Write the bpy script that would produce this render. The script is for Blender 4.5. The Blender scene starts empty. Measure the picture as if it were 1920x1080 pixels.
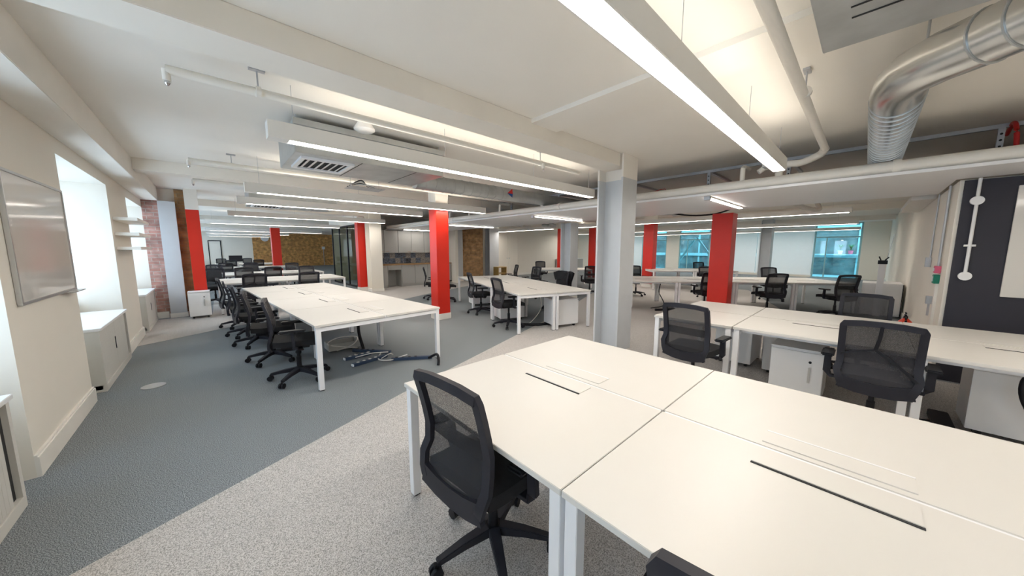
import bpy, bmesh, math, random
from mathutils import Vector, Matrix
random.seed(7)
PI = math.pi
S = bpy.context.scene
COL = S.collection

# ------------------------------------------------------------------ camera, world, exposure
CAM_H = 1.545
FPX = 613.3
PITCH = math.atan(73.5 / FPX)
YAW = math.atan(569.5 * math.cos(PITCH) / FPX)          # from +y towards +x
cam_d = bpy.data.cameras.new('camera')
cam_d.sensor_width = 36.0
cam_d.lens = FPX / 1920.0 * 36.0
cam_d.clip_start = 0.02
cam_d.clip_end = 200
cam = bpy.data.objects.new('camera', cam_d)
COL.objects.link(cam)
cam.location = (0, 0, CAM_H)
cam.rotation_euler = (PI / 2 - PITCH, 0, -YAW)
S.camera = cam

W = bpy.data.worlds.new('sky')
S.world = W
W.use_nodes = True
W.node_tree.nodes['Background'].inputs[0].default_value = (0.66, 0.81, 1.0, 1)
W.node_tree.nodes['Background'].inputs[1].default_value = 2.5
S.view_settings.view_transform = 'Standard'
S.view_settings.look = 'None'
S.view_settings.gamma = 1
S.view_settings.use_curve_mapping = False
S.view_settings.exposure = 1.27
S.cycles.use_adaptive_sampling = True
S.cycles.adaptive_threshold = 0.03
S.cycles.diffuse_bounces = 7
LIGHT_DOWN = 13.0
LIGHT_UP = 4.5

# ------------------------------------------------------------------ materials
def mat(name, col, rough=0.6, metal=0.0, noise=0.0, nscale=6.0, bump=0.0, bscale=200.0, emit=None, coat=0.0, spec=0.5):
    m = bpy.data.materials.new(name); m.use_nodes = True
    nt = m.node_tree; b = nt.nodes['Principled BSDF']
    b.inputs['Base Color'].default_value = (*col, 1)
    b.inputs['Roughness'].default_value = rough
    b.inputs['Metallic'].default_value = metal
    b.inputs['Specular IOR Level'].default_value = spec
    tc = nt.nodes.new('ShaderNodeTexCoord')
    if noise:
        n = nt.nodes.new('ShaderNodeTexNoise'); n.inputs['Scale'].default_value = nscale; n.inputs['Detail'].default_value = 5
        nt.links.new(tc.outputs['Object'], n.inputs['Vector'])
        r = nt.nodes.new('ShaderNodeMapRange')
        r.inputs[1].default_value = .3; r.inputs[2].default_value = .7
        r.inputs[3].default_value = 1 - noise; r.inputs[4].default_value = 1 + noise
        nt.links.new(n.outputs['Fac'], r.inputs[0])
        mx = nt.nodes.new('ShaderNodeMix'); mx.data_type = 'RGBA'; mx.blend_type = 'MULTIPLY'; mx.inputs[0].default_value = 1
        mx.inputs[6].default_value = (*col, 1)
        nt.links.new(r.outputs[0], mx.inputs[7]); nt.links.new(mx.outputs[2], b.inputs['Base Color'])
    if bump:
        n2 = nt.nodes.new('ShaderNodeTexNoise'); n2.inputs['Scale'].default_value = bscale
        nt.links.new(tc.outputs['Object'], n2.inputs['Vector'])
        bp = nt.nodes.new('ShaderNodeBump'); bp.inputs['Strength'].default_value = bump; bp.inputs['Distance'].default_value = .004
        nt.links.new(n2.outputs['Fac'], bp.inputs['Height']); nt.links.new(bp.outputs['Normal'], b.inputs['Normal'])
    if emit:
        b.inputs['Emission Color'].default_value = (*emit[0], 1); b.inputs['Emission Strength'].default_value = emit[1]
    return m

def carpet(name, c1, c2, c3):
    m = bpy.data.materials.new(name); m.use_nodes = True
    nt = m.node_tree; b = nt.nodes['Principled BSDF']; b.inputs['Roughness'].default_value = .95
    b.inputs['Specular IOR Level'].default_value = .15
    tc = nt.nodes.new('ShaderNodeTexCoord')
    n = nt.nodes.new('ShaderNodeTexNoise'); n.inputs['Scale'].default_value = 210; n.inputs['Detail'].default_value = 4
    nt.links.new(tc.outputs['Object'], n.inputs['Vector'])
    cr = nt.nodes.new('ShaderNodeValToRGB')
    cr.color_ramp.elements[0].position = .36; cr.color_ramp.elements[0].color = (*c1, 1)
    cr.color_ramp.elements[1].position = .62; cr.color_ramp.elements[1].color = (*c3, 1)
    e = cr.color_ramp.elements.new(.5); e.color = (*c2, 1)
    nt.links.new(n.outputs['Fac'], cr.inputs[0]); nt.links.new(cr.outputs[0], b.inputs['Base Color'])
    bp = nt.nodes.new('ShaderNodeBump'); bp.inputs['Strength'].default_value = .5; bp.inputs['Distance'].default_value = .004
    nt.links.new(n.outputs['Fac'], bp.inputs['Height']); nt.links.new(bp.outputs['Normal'], b.inputs['Normal'])
    return m

def brick(name, c1, c2, mortar):
    m = bpy.data.materials.new(name); m.use_nodes = True
    nt = m.node_tree; b = nt.nodes['Principled BSDF']; b.inputs['Roughness'].default_value = .9
    tc = nt.nodes.new('ShaderNodeTexCoord'); sp = nt.nodes.new('ShaderNodeSeparateXYZ'); cb = nt.nodes.new('ShaderNodeCombineXYZ')
    ad = nt.nodes.new('ShaderNodeMath'); ad.operation = 'ADD'
    nt.links.new(tc.outputs['Object'], sp.inputs[0]); nt.links.new(sp.outputs[0], ad.inputs[0]); nt.links.new(sp.outputs[1], ad.inputs[1])
    nt.links.new(ad.outputs[0], cb.inputs[0]); nt.links.new(sp.outputs[2], cb.inputs[1])
    t = nt.nodes.new('ShaderNodeTexBrick'); t.inputs['Scale'].default_value = 1
    t.inputs['Brick Width'].default_value = .225; t.inputs['Row Height'].default_value = .075; t.inputs['Mortar Size'].default_value = .006
    t.inputs['Color1'].default_value = (*c1, 1); t.inputs['Color2'].default_value = (*c2, 1); t.inputs['Mortar'].default_value = (*mortar, 1)
    nt.links.new(cb.outputs[0], t.inputs['Vector'])
    n = nt.nodes.new('ShaderNodeTexNoise'); n.inputs['Scale'].default_value = 5; n.inputs['Detail'].default_value = 6
    nt.links.new(cb.outputs[0], n.inputs['Vector'])
    r = nt.nodes.new('ShaderNodeMapRange'); r.inputs[1].default_value = .3; r.inputs[2].default_value = .7; r.inputs[3].default_value = .55; r.inputs[4].default_value = 1.3
    nt.links.new(n.outputs['Fac'], r.inputs[0])
    mx = nt.nodes.new('ShaderNodeMix'); mx.data_type = 'RGBA'; mx.blend_type = 'MULTIPLY'; mx.inputs[0].default_value = 1
    nt.links.new(t.outputs['Color'], mx.inputs[6]); nt.links.new(r.outputs[0], mx.inputs[7]); nt.links.new(mx.outputs[2], b.inputs['Base Color'])
    bp = nt.nodes.new('ShaderNodeBump'); bp.inputs['Strength'].default_value = .8; bp.inputs['Distance'].default_value = .01; bp.invert = True
    nt.links.new(t.outputs['Fac'], bp.inputs['Height']); nt.links.new(bp.outputs['Normal'], b.inputs['Normal'])
    return m

def meshy(name, col, clear):
    m = bpy.data.materials.new(name); m.use_nodes = True
    nt = m.node_tree; b = nt.nodes['Principled BSDF']; b.inputs['Base Color'].default_value = (*col, 1); b.inputs['Roughness'].default_value = .7
    tc = nt.nodes.new('ShaderNodeTexCoord')
    v = nt.nodes.new('ShaderNodeTexVoronoi'); v.inputs['Scale'].default_value = 260
    nt.links.new(tc.outputs['Object'], v.inputs['Vector'])
    r = nt.nodes.new('ShaderNodeMapRange'); r.inputs[1].default_value = .1; r.inputs[2].default_value = .6
    r.inputs[3].default_value = clear + .2; r.inputs[4].default_value = clear - .2
    nt.links.new(v.outputs['Distance'], r.inputs[0])
    tr = nt.nodes.new('ShaderNodeBsdfTransparent'); mx = nt.nodes.new('ShaderNodeMixShader')
    nt.links.new(r.outputs[0], mx.inputs[0]); nt.links.new(b.outputs[0], mx.inputs[1]); nt.links.new(tr.outputs[0], mx.inputs[2])
    nt.links.new(mx.outputs[0], nt.nodes['Material Output'].inputs[0])
    return m

def glass(name, col, gloss=.12):
    m = bpy.data.materials.new(name); m.use_nodes = True
    nt = m.node_tree; nt.nodes.remove(nt.nodes['Principled BSDF'])
    tr = nt.nodes.new('ShaderNodeBsdfTransparent'); tr.inputs[0].default_value = (*col, 1)
    g = nt.nodes.new('ShaderNodeBsdfGlossy'); g.inputs['Roughness'].default_value = .03
    mx = nt.nodes.new('ShaderNodeMixShader'); mx.inputs[0].default_value = gloss
    nt.links.new(tr.outputs[0], mx.inputs[1]); nt.links.new(g.outputs[0], mx.inputs[2]); nt.links.new(mx.outputs[0], nt.nodes['Material Output'].inputs[0])
    return m

def emis(name, col, s):
    m = bpy.data.materials.new(name); m.use_nodes = True
    nt = m.node_tree; nt.nodes.remove(nt.nodes['Principled BSDF'])
    e = nt.nodes.new('ShaderNodeEmission'); e.inputs[0].default_value = (*col, 1); e.inputs[1].default_value = s
    nt.links.new(e.outputs[0], nt.nodes['Material Output'].inputs[0])
    return m

M = dict(
    wall=mat('white_wall_paint', (.82, .775, .69), .75, noise=.02, nscale=1.2, bump=.08, bscale=60),
    ceil=mat('ceiling_paint', (.81, .775, .715), .8, noise=.03, nscale=.9, bump=.08, bscale=40),
    beam=mat('beam_paint', (.80, .76, .69), .7, noise=.04, nscale=2, bump=.15, bscale=25),
    trim=mat('satin_trim_paint', (.84, .81, .75), .4, noise=.02),
    carpet_dark=carpet('blue_grey_carpet', (.055, .06, .066), (.20, .22, .235), (.42, .45, .465)),
    carpet_light=carpet('pale_grey_carpet', (.24, .23, .215), (.50, .475, .455), (.66, .635, .61)),
    grey=mat('pale_grey_steel_paint', (.56, .58, .60), .45, noise=.02),
    red=mat('red_steel_paint', (.66, .020, .006), .4, noise=.04, nscale=3),
    desk=mat('white_desk_laminate', (.68, .655, .61), .38, noise=.01, nscale=3),
    frame=mat('white_powder_coat', (.82, .82, .83), .4, noise=.01),
    ped=mat('white_pedestal_steel', (.80, .80, .80), .45, noise=.01),
    cab=mat('warm_grey_cabinet_steel', (.62, .605, .56), .5, noise=.015),
    black=mat('black_plastic', (.009, .009, .012), .5, noise=.1, nscale=30, spec=.3),
    blackgrey=mat('charcoal_chair_frame', (.022, .022, .029), .5, noise=.06, nscale=20, spec=.25),
    fabric=mat('black_seat_fabric', (.012, .012, .014), .9, noise=.2, nscale=60, bump=.4, bscale=400),
    netting=meshy('black_chair_mesh', (.022, .022, .026), .52),
    nettingd=meshy('dense_chair_mesh', (.03, .03, .037), .38),
    rubber=mat('black_rubber', (.02, .02, .02), .8, noise=.1),
    galv=mat('galvanised_steel', (.50, .52, .52), .42, .75, noise=.12, nscale=5),
    duct=mat('spiral_duct_steel', (.66, .67, .66), .24, .95, noise=.06, nscale=4),
    strut=mat('zinc_strut', (.50, .51, .53), .45, .7, noise=.06),
    housing=mat('light_housing', (.74, .72, .68), .5, noise=.01),
    dark=mat('dark_void', (.02, .02, .02), .8, noise=.1),
    pipe=mat('cream_pipe_paint', (.80, .77, .71), .45, noise=.02),
    blackwall=mat('blackboard_paint', (.022, .021, .032), .6, noise=.08, nscale=2),
    kitchen=mat('grey_kitchen_front', (.44, .44, .42), .5, noise=.015),
    wood=mat('oak_worktop', (.42, .25, .11), .5, noise=.2, nscale=12),
    copper=mat('copper_handle', (.45, .24, .15), .35, .8, noise=.05),
    board=mat('whiteboard_film', (.70, .68, .64), .09, noise=.01, nscale=2),
    alu=mat('aluminium_edge', (.55, .55, .54), .3, .8, noise=.03),
    redbrick=brick('red_brick', (.42, .20, .16), (.52, .30, .25), (.50, .42, .36)),
    stockbrick=brick('yellow_stock_brick', (.74, .40, .13), (.56, .27, .09), (.44, .28, .13)),
    brownbrick=brick('brown_stock_brick', (.46, .27, .12), (.34, .19, .09), (.33, .24, .15)),
    teal=mat('teal_painted_steel', (.30, .52, .55), .5, noise=.03),
    tealdark=mat('dark_teal_facade', (.12, .18, .18), .5, noise=.6, nscale=1.5),
    tealglass=glass('teal_glass', (.68, .88, .90), .10),
    clear=glass('clear_glass', (.93, .96, .97), .08),
    olive=mat('olive_wall', (.30, .28, .16), .8, noise=.05),
    cable=mat('white_cable', (.72, .70, .66), .5, noise=.02),
    blue=mat('navy_power_bar', (.035, .06, .11), .45, noise=.1),
    fire=mat('fire_red', (.70, .05, .015), .3, noise=.03),
    pink=mat('pink_call_point', (.70, .12, .22), .5, noise=.03),
    green=mat('green_call_point', (.0, .20, .12), .5, noise=.03),
    chrome=mat('chrome', (.6, .6, .6), .15, 1.0, noise=.02),
    leaf=mat('leaf_green', (.06, .22, .07), .6, noise=.2),
    label_red=mat('label_red', (.62, .02, .02), .5, noise=.02), label_blue=mat('label_blue', (.02, .07, .28), .5, noise=.02),
    tile_a=mat('blue_patterned_tile', (.16, .20, .27), .25, noise=.55, nscale=22),
    tile_b=mat('grey_patterned_tile', (.36, .36, .36), .25, noise=.45, nscale=26),
    tile_c=mat('dark_patterned_tile', (.10, .12, .15), .25, noise=.6, nscale=18),
    panelwood=mat('ochre_panel', (.45, .30, .10), .6, noise=.05),
    lamp=emis('led_diffuser', (1.0, .935, .86), LIGHT_DOWN), lampup=emis('led_uplight', (1.0, .92, .80), LIGHT_UP),
)

def translucent(name, col):
    m = mat(name, col, .8, noise=.02); nt = m.node_tree; b = nt.nodes['Principled BSDF']
    tr = nt.nodes.new('ShaderNodeBsdfTranslucent'); tr.inputs[0].default_value = (*col, 1); mx = nt.nodes.new('ShaderNodeMixShader'); mx.inputs[0].default_value = .5
    nt.links.new(b.outputs[0], mx.inputs[1]); nt.links.new(tr.outputs[0], mx.inputs[2]); nt.links.new(mx.outputs[0], nt.nodes['Material Output'].inputs[0])
    return m
M['blind'] = translucent('white_blind_fabric', (.86, .84, .80))  # panels made translucent so added daylight brightens the dim right room

# ------------------------------------------------------------------ mesh helpers
class MB:
    def __init__(s): s.v = []; s.f = []
    def add(s, vs, fs):
        o = len(s.v); s.v += [tuple(v) for v in vs]; s.f += [tuple(i + o for i in f) for f in fs]; return s
    def box(s, x0, x1, y0, y1, z0, z1):
        return s.add([(x0, y0, z0), (x1, y0, z0), (x1, y1, z0), (x0, y1, z0), (x0, y0, z1), (x1, y0, z1), (x1, y1, z1), (x0, y1, z1)],
                     [(3, 2, 1, 0), (4, 5, 6, 7), (0, 1, 5, 4), (1, 2, 6, 5), (2, 3, 7, 6), (3, 0, 4, 7)])
    def prism(s, pts, z0, z1):
        n = len(pts)
        return s.add([(x, y, z0) for x, y in pts] + [(x, y, z1) for x, y in pts],
                     [tuple(range(n - 1, -1, -1)), tuple(range(n, 2 * n))] + [(i, (i + 1) % n, n + (i + 1) % n, n + i) for i in range(n)])
    def ring(s, c, d, r, n, ref=None):
        d = Vector(d).normalized(); ref = Vector(ref) if ref else (Vector((0, 0, 1)) if abs(d.z) < .9 else Vector((1, 0, 0)))
        a = d.cross(ref).normalized(); b = a.cross(d).normalized()
        return [Vector(c) + a * (r * math.cos(2 * PI * i / n)) + b * (r * math.sin(2 * PI * i / n)) for i in range(n)]
    def tube(s, path, r, n=10, cap=True):
        P = [Vector(p) for p in path]; R = r if isinstance(r, (list, tuple)) else [r] * len(P)
        rings = []
        for i, p in enumerate(P):
            d = (P[min(i + 1, len(P) - 1)] - P[max(i - 1, 0)])
            rings.append(s.ring(p, d, R[i], n))
        vs = [v for q in rings for v in q]; fs = []
        for k in range(len(P) - 1):
            for i in range(n):
                fs.append((k * n + i, (k + 1) * n + i, (k + 1) * n + (i + 1) % n, k * n + (i + 1) % n))
        if cap: fs += [tuple(range(n)), tuple(range(len(P) * n - 1, (len(P) - 1) * n - 1, -1))]
        return s.add(vs, fs)
    def rbox(s, path, w, h):
        """rectangular bar swept along a path: w sideways, h upwards (lists allowed)"""
        P = [Vector(p) for p in path]; n = len(P); vs = []; fs = []
        for i, p in enumerate(P):
            d = (P[min(i + 1, n - 1)] - P[max(i - 1, 0)]).normalized()
            up = Vector((0, 0, 1)) if abs(d.z) < .95 else Vector((1, 0, 0))
            a = d.cross(up).normalized(); b = a.cross(d).normalized()
            ww = (w[i] if isinstance(w, (list, tuple)) else w) / 2; hh = (h[i] if isinstance(h, (list, tuple)) else h) / 2
            vs += [p - a * ww - b * hh, p + a * ww - b * hh, p + a * ww + b * hh, p - a * ww + b * hh]
        for k in range(n - 1):
            for i in range(4): fs.append((k * 4 + i, k * 4 + (i + 1) % 4, k * 4 + 4 + (i + 1) % 4, k * 4 + 4 + i))
        fs += [(3, 2, 1, 0), tuple(range(n * 4 - 4, n * 4))]
        return s.add(vs, fs)
    def grid(s, fn, nu, nv, th):
        """thick curved sheet; fn(u,v)->(point, normal)"""
        A = [[fn(i / nu, j / nv) for i in range(nu + 1)] for j in range(nv + 1)]
        vs = []
        for sg in (.5, -.5):
            for row in A:
                for p, nn in row: vs.append(Vector(p) + Vector(nn) * (th * sg))
        m = (nu + 1) * (nv + 1); fs = []; q = lambda i, j: j * (nu + 1) + i
        for j in range(nv):
            for i in range(nu):
                fs.append((q(i, j), q(i + 1, j), q(i + 1, j + 1), q(i, j + 1))); fs.append((m + q(i, j + 1), m + q(i + 1, j + 1), m + q(i + 1, j), m + q(i, j)))
        for i in range(nu):
            fs.append((q(i, 0), m + q(i, 0), m + q(i + 1, 0), q(i + 1, 0))); fs.append((q(i + 1, nv), m + q(i + 1, nv), m + q(i, nv), q(i, nv)))
        for j in range(nv):
            fs.append((q(0, j + 1), m + q(0, j + 1), m + q(0, j), q(0, j))); fs.append((q(nu, j), m + q(nu, j), m + q(nu, j + 1), q(nu, j + 1)))
        return s.add(vs, fs)
    def build(s, name, m, parent=None, smooth=False, bevel=0, loc=None):
        me = bpy.data.meshes.new(name); me.from_pydata([tuple(v) for v in s.v], [], s.f)
        bm = bmesh.new(); bm.from_mesh(me)
        bmesh.ops.recalc_face_normals(bm, faces=bm.faces)
        if bevel: bmesh.ops.bevel(bm, geom=bm.edges[:], offset=bevel, segments=2, affect='EDGES', clamp_overlap=True)
        bm.to_mesh(me); bm.free()
        me.materials.append(M[m] if isinstance(m, str) else m)
        if smooth:
            for p in me.polygons: p.use_smooth = True
            try: me.set_sharp_from_angle(angle=math.radians(40))
            except Exception: pass
        o = bpy.data.objects.new(name, me); COL.objects.link(o)
        if parent: o.parent = parent
        if loc: o.location = loc
        return o
def tag(o, label=None, cat=None, group=None, kind=None):
    if label: o['label'] = label
    if cat: o['category'] = cat
    if group: o['group'] = group
    if kind: o['kind'] = kind
    return o
def empty(name, loc=(0, 0, 0), rz=0, **k):
    o = bpy.data.objects.new(name, None); COL.objects.link(o); o.empty_display_size = .1
    o.location = loc; o.rotation_euler = (0, 0, rz); return tag(o, **k)
def box(name, m, b, parent=None, bevel=0, **k): return tag(MB().box(*b).build(name, m, parent, bevel=bevel), **k)
def struct(name, m, b, parent=None, bevel=0):
    o = MB().box(*b).build(name, m, parent, bevel=bevel)
    if parent is None: o['kind'] = 'structure'
    return o
def tube(name, m, path, r, parent=None, n=10, **k): return tag(MB().tube(path, r, n).build(name, m, parent, smooth=True), **k)
def copy_tree(o, parent=None):
    c = o.copy(); COL.objects.link(c); c.parent = parent
    for ch in list(o.children): copy_tree(ch, c)
    return c
def arc(pts, n=8):
    """smooth Catmull-Rom path through pts"""
    P = [Vector(p) for p in pts]; P = [P[0] * 2 - P[1]] + P + [P[-1] * 2 - P[-2]]; out = []
    for i in range(1, len(P) - 2):
        for k in range(n):
            t = k / n; a, b, c, d = P[i - 1:i + 3]
            out.append(.5 * (2 * b + (c - a) * t + (2 * a - 5 * b + 4 * c - d) * t * t + (3 * b - a - 3 * c + d) * t ** 3))
    return out + [P[-2]]
ORD = ['first', 'second', 'third', 'fourth', 'fifth', 'sixth', 'seventh', 'eighth', 'ninth']

# ------------------------------------------------------------------ shell
CE = 2.87
XW, YE, YF = 24.0, 14.0, 35.0
fl = MB().box(-2, XW + 1, -3.4, YF + .3, -.1, 0).build('floor', 'carpet_dark'); fl['kind'] = 'structure'
def carpet_patch(pts):
    o = MB().prism(pts, 0, .003).build('floor', 'carpet_light'); o['kind'] = 'structure'
# near pale walkway, pale strip by the brick pier, kitchen side, far-right walkway
carpet_patch([(-.98, 2.29), (-.98, -3.2), (6.2, -3.2), (6.2, -.6), (9.0, -.6), (9.6, 1.0), (14.8, 2.95), (14.8, 8.5), (5.8, 4.82), (4.31, 4.30), (1.38, 3.26)])
carpet_patch([(-.98, 7.75), (.24, 8.5), (4.42, 9.66), (5.57, 10.27), (9.5, 12.0), (9.5, 13.4), (-.0, 13.4), (-.05, 10.4), (-.98, 10.4)])
struct('ceiling', 'ceil', (-2, XW + 1, -3.4, YF + .3, CE, CE + .15))

# left wall: piers, recesses with windows
XL = -.98
piers = [(-3.4, -1.5), (.2, 1.62), (3.70, 5.22), (7.28, 8.75)]
for i, (a, b) in enumerate(piers):
    struct('wall_left', 'wall', (-1.75, XL, a, b, 0, 2.58))
    t = MB().box(XL, XL + .022, a, b, 0, .14).box(XL, XL + .014, a, b, .14, .155).build('baseboard_left', 'trim'); t['kind'] = 'structure'
prev = 10.62
for i, (a, b) in enumerate([(11.3, 16.4), (17.0, 22.4), (23.0, 28.4), (29.0, 34.4)]):
    struct('wall_left', 'wall', (-1.75, XL, prev, a, 0, CE)); prev = b
    struct('wall_left', 'wall', (-1.75, XL, a, b, 0, .80)); struct('wall_left', 'wall', (-1.75, XL, a, b, 2.43, CE))
    w = empty('window_%d' % (i + 8)); w['kind'] = 'structure'  # unseen hall windows, added to let daylight into the far hall
    MB().box(-1.56, -1.50, a, b, .80, .86).box(-1.56, -1.50, a, b, 2.37, 2.43).box(-1.56, -1.50, a, a + .06, .86, 2.37).box(-1.56, -1.50, b - .06, b, .86, 2.37).build('window_frame', 'trim', w)
    box('pane', 'clear', (-1.535, -1.529, a + .06, b - .06, .86, 2.37), w)
struct('wall_left', 'wall', (-1.75, XL, prev, YF, 0, CE))
nich = [(-1.5, .2), (1.62, 3.70), (5.22, 7.28), (8.75, 10.62)]
for i, (a, b) in enumerate(nich):
    struct('wall_left', 'wall', (-1.75, XL, a, b, 2.43, 2.58))                       # lintel
    struct('wall_left', 'wall', (-1.62, -1.45, a, b, 0, .80))                       # apron under the window
    w = empty('window_%d' % (i + 1)); w['kind'] = 'structure'
    fr = MB().box(-1.56, -1.50, a, b, .80, .86).box(-1.56, -1.50, a, b, 2.37, 2.43).box(-1.56, -1.50, a, a + .06, .86, 2.37).box(-1.56, -1.50, b - .06, b, .86, 2.37)
    fr.build('window_frame', 'trim', w)
    mid = (a + b) / 2
    box('mullion', 'trim', (-1.55, -1.51, mid - .025, mid + .025, .86, 2.37), w)
    box('transom', 'trim', (-1.549, -1.511, a + .06, mid - .025, 1.82, 1.86), w); box('transom', 'trim', (-1.549, -1.511, mid + .025, b - .06, 1.82, 1.86), w)
    box('pane', 'clear', (-1.535, -1.529, a + .06, mid - .025, .86, 1.82), w); box('pane', 'clear', (-1.535, -1.529, mid + .025, b - .06, .86, 1.82), w)
    box('pane', 'clear', (-1.535, -1.529, a + .06, mid - .025, 1.86, 2.37), w); box('pane', 'clear', (-1.535, -1.529, mid + .025, b - .06, 1.86, 2.37), w)
    box('window_sill', 'trim', (-1.50, -1.40, a, b, .80, .83), w)
# edge beam over the left wall
struct('wall_left', 'wall', (-1.75, XL, -3.4, 10.62, 2.58, CE))
eb = MB().box(XL, -.72, -3.3, 10.5, 2.58, CE).build('ceiling_beam', 'beam', bevel=.004)
tag(eb, 'cream boxed beam running along the top of the left wall', 'beam')

# cross wall at the brick pier
struct('wall_pier', 'redbrick', (XL, -.74, 10.60, 10.9, 0, CE))
struct('baseboard_pier', 'trim', (XL, -.76, 10.578, 10.60, 0, .14))
struct('wall_pier', 'brownbrick', (-.47, -.32, 10.66, 10.95, 0, CE))
struct('wall_pier', 'wall', (-.74, -.46, 10.75, 10.95, 0, CE))
# near side walls
struct('wall_near', 'wall', (-1.75, 8.7, -3.4, -3.2, 0, CE))
struct('wall_near', 'wall', (8.5, 8.7, -3.2, -.83, 0, CE))
struct('wall_chalkboard', 'wall', (6.3, 6.5, -3.2, -.63, 0, 2.31))
struct('wall_right', 'wall', (6.5, 8.5, -.83, -.63, 0, 2.31))
struct('wall_right', 'wall', (8.5, XW, -.83, -.63, 0, CE))
struct('baseboard_right', 'trim', (6.5, XW, -.63, -.608, 0, .13))
# far-left end wall
struct('wall_far', 'wall', (-1.75, 2.75, YF, YF + .2, 0, CE))
struct('wall_far', 'stockbrick', (2.75, 9.6, YF, YF + .2, 0, CE))
# kitchen walls, end wall, window wall
struct('wall_kitchen', 'kitchen', (4.55, 8.3, 13.55, 13.7, 0, CE))
struct('wall_kitchen', 'wall', (4.42, 4.55, 12.95, 13.7, 0, CE))
struct('wall_kitchen', 'wall', (8.15, 8.3, 12.6, 13.55, 0, CE))
struct('wall_end', 'wall', (8.3, XW, YE, YE + .2, 0, CE))
struct('baseboard_end', 'trim', (8.3, XW, YE - .02, YE, 0, .13))
struct('wall_end', 'olive', (7.2, 7.4, 13.7, 17.4, 0, CE))
struct('wall_end', 'olive', (4.4, 7.2, 17.25, 17.4, 0, CE))
struct('wall_end', 'brownbrick', (9.25, 10.5, 13.62, 14.0, 0, CE))
wins = [(.28, 2.05), (7.05, 8.95), (9.8, 11.6)]
nbl = [0]
BL = ['roller blind right of the silver column on the window wall', 'roller blind left of the silver column on the window wall', 'roller blind at the left end of the window wall']
def blind_or_wall(a, b):
    if b - a < 1.5: struct('wall_window', 'wall', (XW, XW + .2, a, b, 0, CE)); return
    n = 2 if b - a > 3 else 1; w = (b - a) / n
    struct('wall_window', 'wall', (XW, XW + .2, a, b, 0, .12)); struct('wall_window', 'wall', (XW, XW + .2, a, b, CE - .12, CE))
    for k in range(n):
        t = empty('roller_blind', (XW + .05, a + w * (k + .5), 0), label=BL[min(nbl[0], 2)], cat='blind', group='white roller blinds'); nbl[0] += 1
        box('blind_fabric', 'blind', (-.004, .004, -w / 2 + .01, w / 2 - .01, .12, CE - .2), t); box('cassette', 'frame', (-.05, .04, -w / 2 + .005, w / 2 - .005, CE - .2, CE - .12), t); box('bottom_bar', 'frame', (-.012, .012, -w / 2 + .01, w / 2 - .01, .12, .15), t)
prev = -.63
for i, (a, b) in enumerate(wins):
    blind_or_wall(prev, a); prev = b
    w = empty('window_%d' % (i + 5)); w['kind'] = 'structure'
    f = MB().box(XW + .05, XW + .13, a, b, 0, .06).box(XW + .05, XW + .13, a, b, CE - .06, CE).box(XW + .05, XW + .13, a, a + .07, .06, CE - .06).box(XW + .05, XW + .13, b - .07, b, .06, CE - .06)
    f.build('window_frame', 'teal', w)
    box('transom', 'teal', (XW + .06, XW + .12, a + .07, b - .07, 2.12, 2.18), w)
    mid = a + (b - a) * .72
    box('mullion', 'teal', (XW + .065, XW + .115, mid - .025, mid + .025, .06, 2.12), w)
    box('pane', 'tealglass', (XW + .085, XW + .095, a + .07, mid - .025, .06, 2.12), w)
    box('pane', 'tealglass', (XW + .085, XW + .095, mid + .025, b - .07, .06, 2.12), w)
    box('pane', 'tealglass', (XW + .085, XW + .095, a + .07, b - .07, 2.18, CE - .06), w)
blind_or_wall(prev, YE)

# cross beams
for y0, y1, x1, lb in [(2.47, 2.79, 4.34, 'nearest cream cross beam meeting the big grey column'), (7.38, 7.66, 8.0, 'second cream cross beam from the camera, above the shelves'),
                       (12.3, 12.6, 4.4, 'third cream cross beam, above the red pier'), (18.0, 18.3, 7.2, 'fourth cross beam, far down the left hall'), (24.0, 24.3, 7.2, 'farthest cross beam before the brick end wall')]:
    b = MB().box(-.72 if y0 < 10 else XL, x1, y0, y1, 2.70, CE).build('ceiling_beam', 'beam', bevel=.004); tag(b, lb, 'beam', 'cross beams of the ceiling')
b = MB().box(2.55, 2.95, -3.0, 2.49, 2.83, CE).build('ceiling_beam', 'ceil'); tag(b, 'shallow flat downstand crossing the ceiling near the big grey column', 'beam')
for x, lb in [(14.3, 'shallow ceiling beam across the far right room'), (19.5, 'farther ceiling beam near the window wall')]:
    tag(box('ceiling_beam', 'beam', (x, x + .3, -.6, 13.9, 2.68, CE)), lb, 'beam', 'beams of the right room')

# ------------------------------------------------------------------ columns
def hcolumn(x, y, w, h, lb, top=CE, head=True, m='grey', foot=True):
    t = empty('steel_column', (x, y, 0), label=lb, cat='column')
    f = .028; a = w / 2
    zt = 2.55 if head else top
    for s_ in (-1, 1):
        yy = s_ * (h / 2 - f / 2)
        box('flange', m, (-a, a, yy - f / 2, yy + f / 2, 0, zt), t, bevel=.002)
    box('web', m, (-.03, .03, -h / 2 + f, h / 2 - f, 0, zt), t)
    if foot: box('foot', 'trim', (-a - .01, a + .01, -h / 2 - .01, h / 2 + .01, 0, .10), t, bevel=.003)
    if head:
        box('column_head', 'ceil', (-a, a, -h / 2, -h / 2 + f, zt, top), t); box('column_head', 'ceil', (-a, a, h / 2 - f, h / 2, zt, 2.70), t)
        box('column_head', 'ceil', (-.03, .03, -h / 2 + f, h / 2 - f, zt, 2.70), t)
    return t
hcolumn(4.56, 2.63, .41, .41, 'large pale grey steel column in the middle foreground, reaching the ceiling', foot=False)
hcolumn(-.60, 10.62, .27, .24, 'pale grey steel post set between brick strips on the left wall', head=False, top=2.58)
hcolumn(8.15, 6.25, .38, .38, 'grey steel column standing behind the angled central bench', head=False, top=2.32)
hcolumn(8.72, 13.4, .5, .38, 'grey steel column left of the brick panel, beside the kitchen', head=False)
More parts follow.
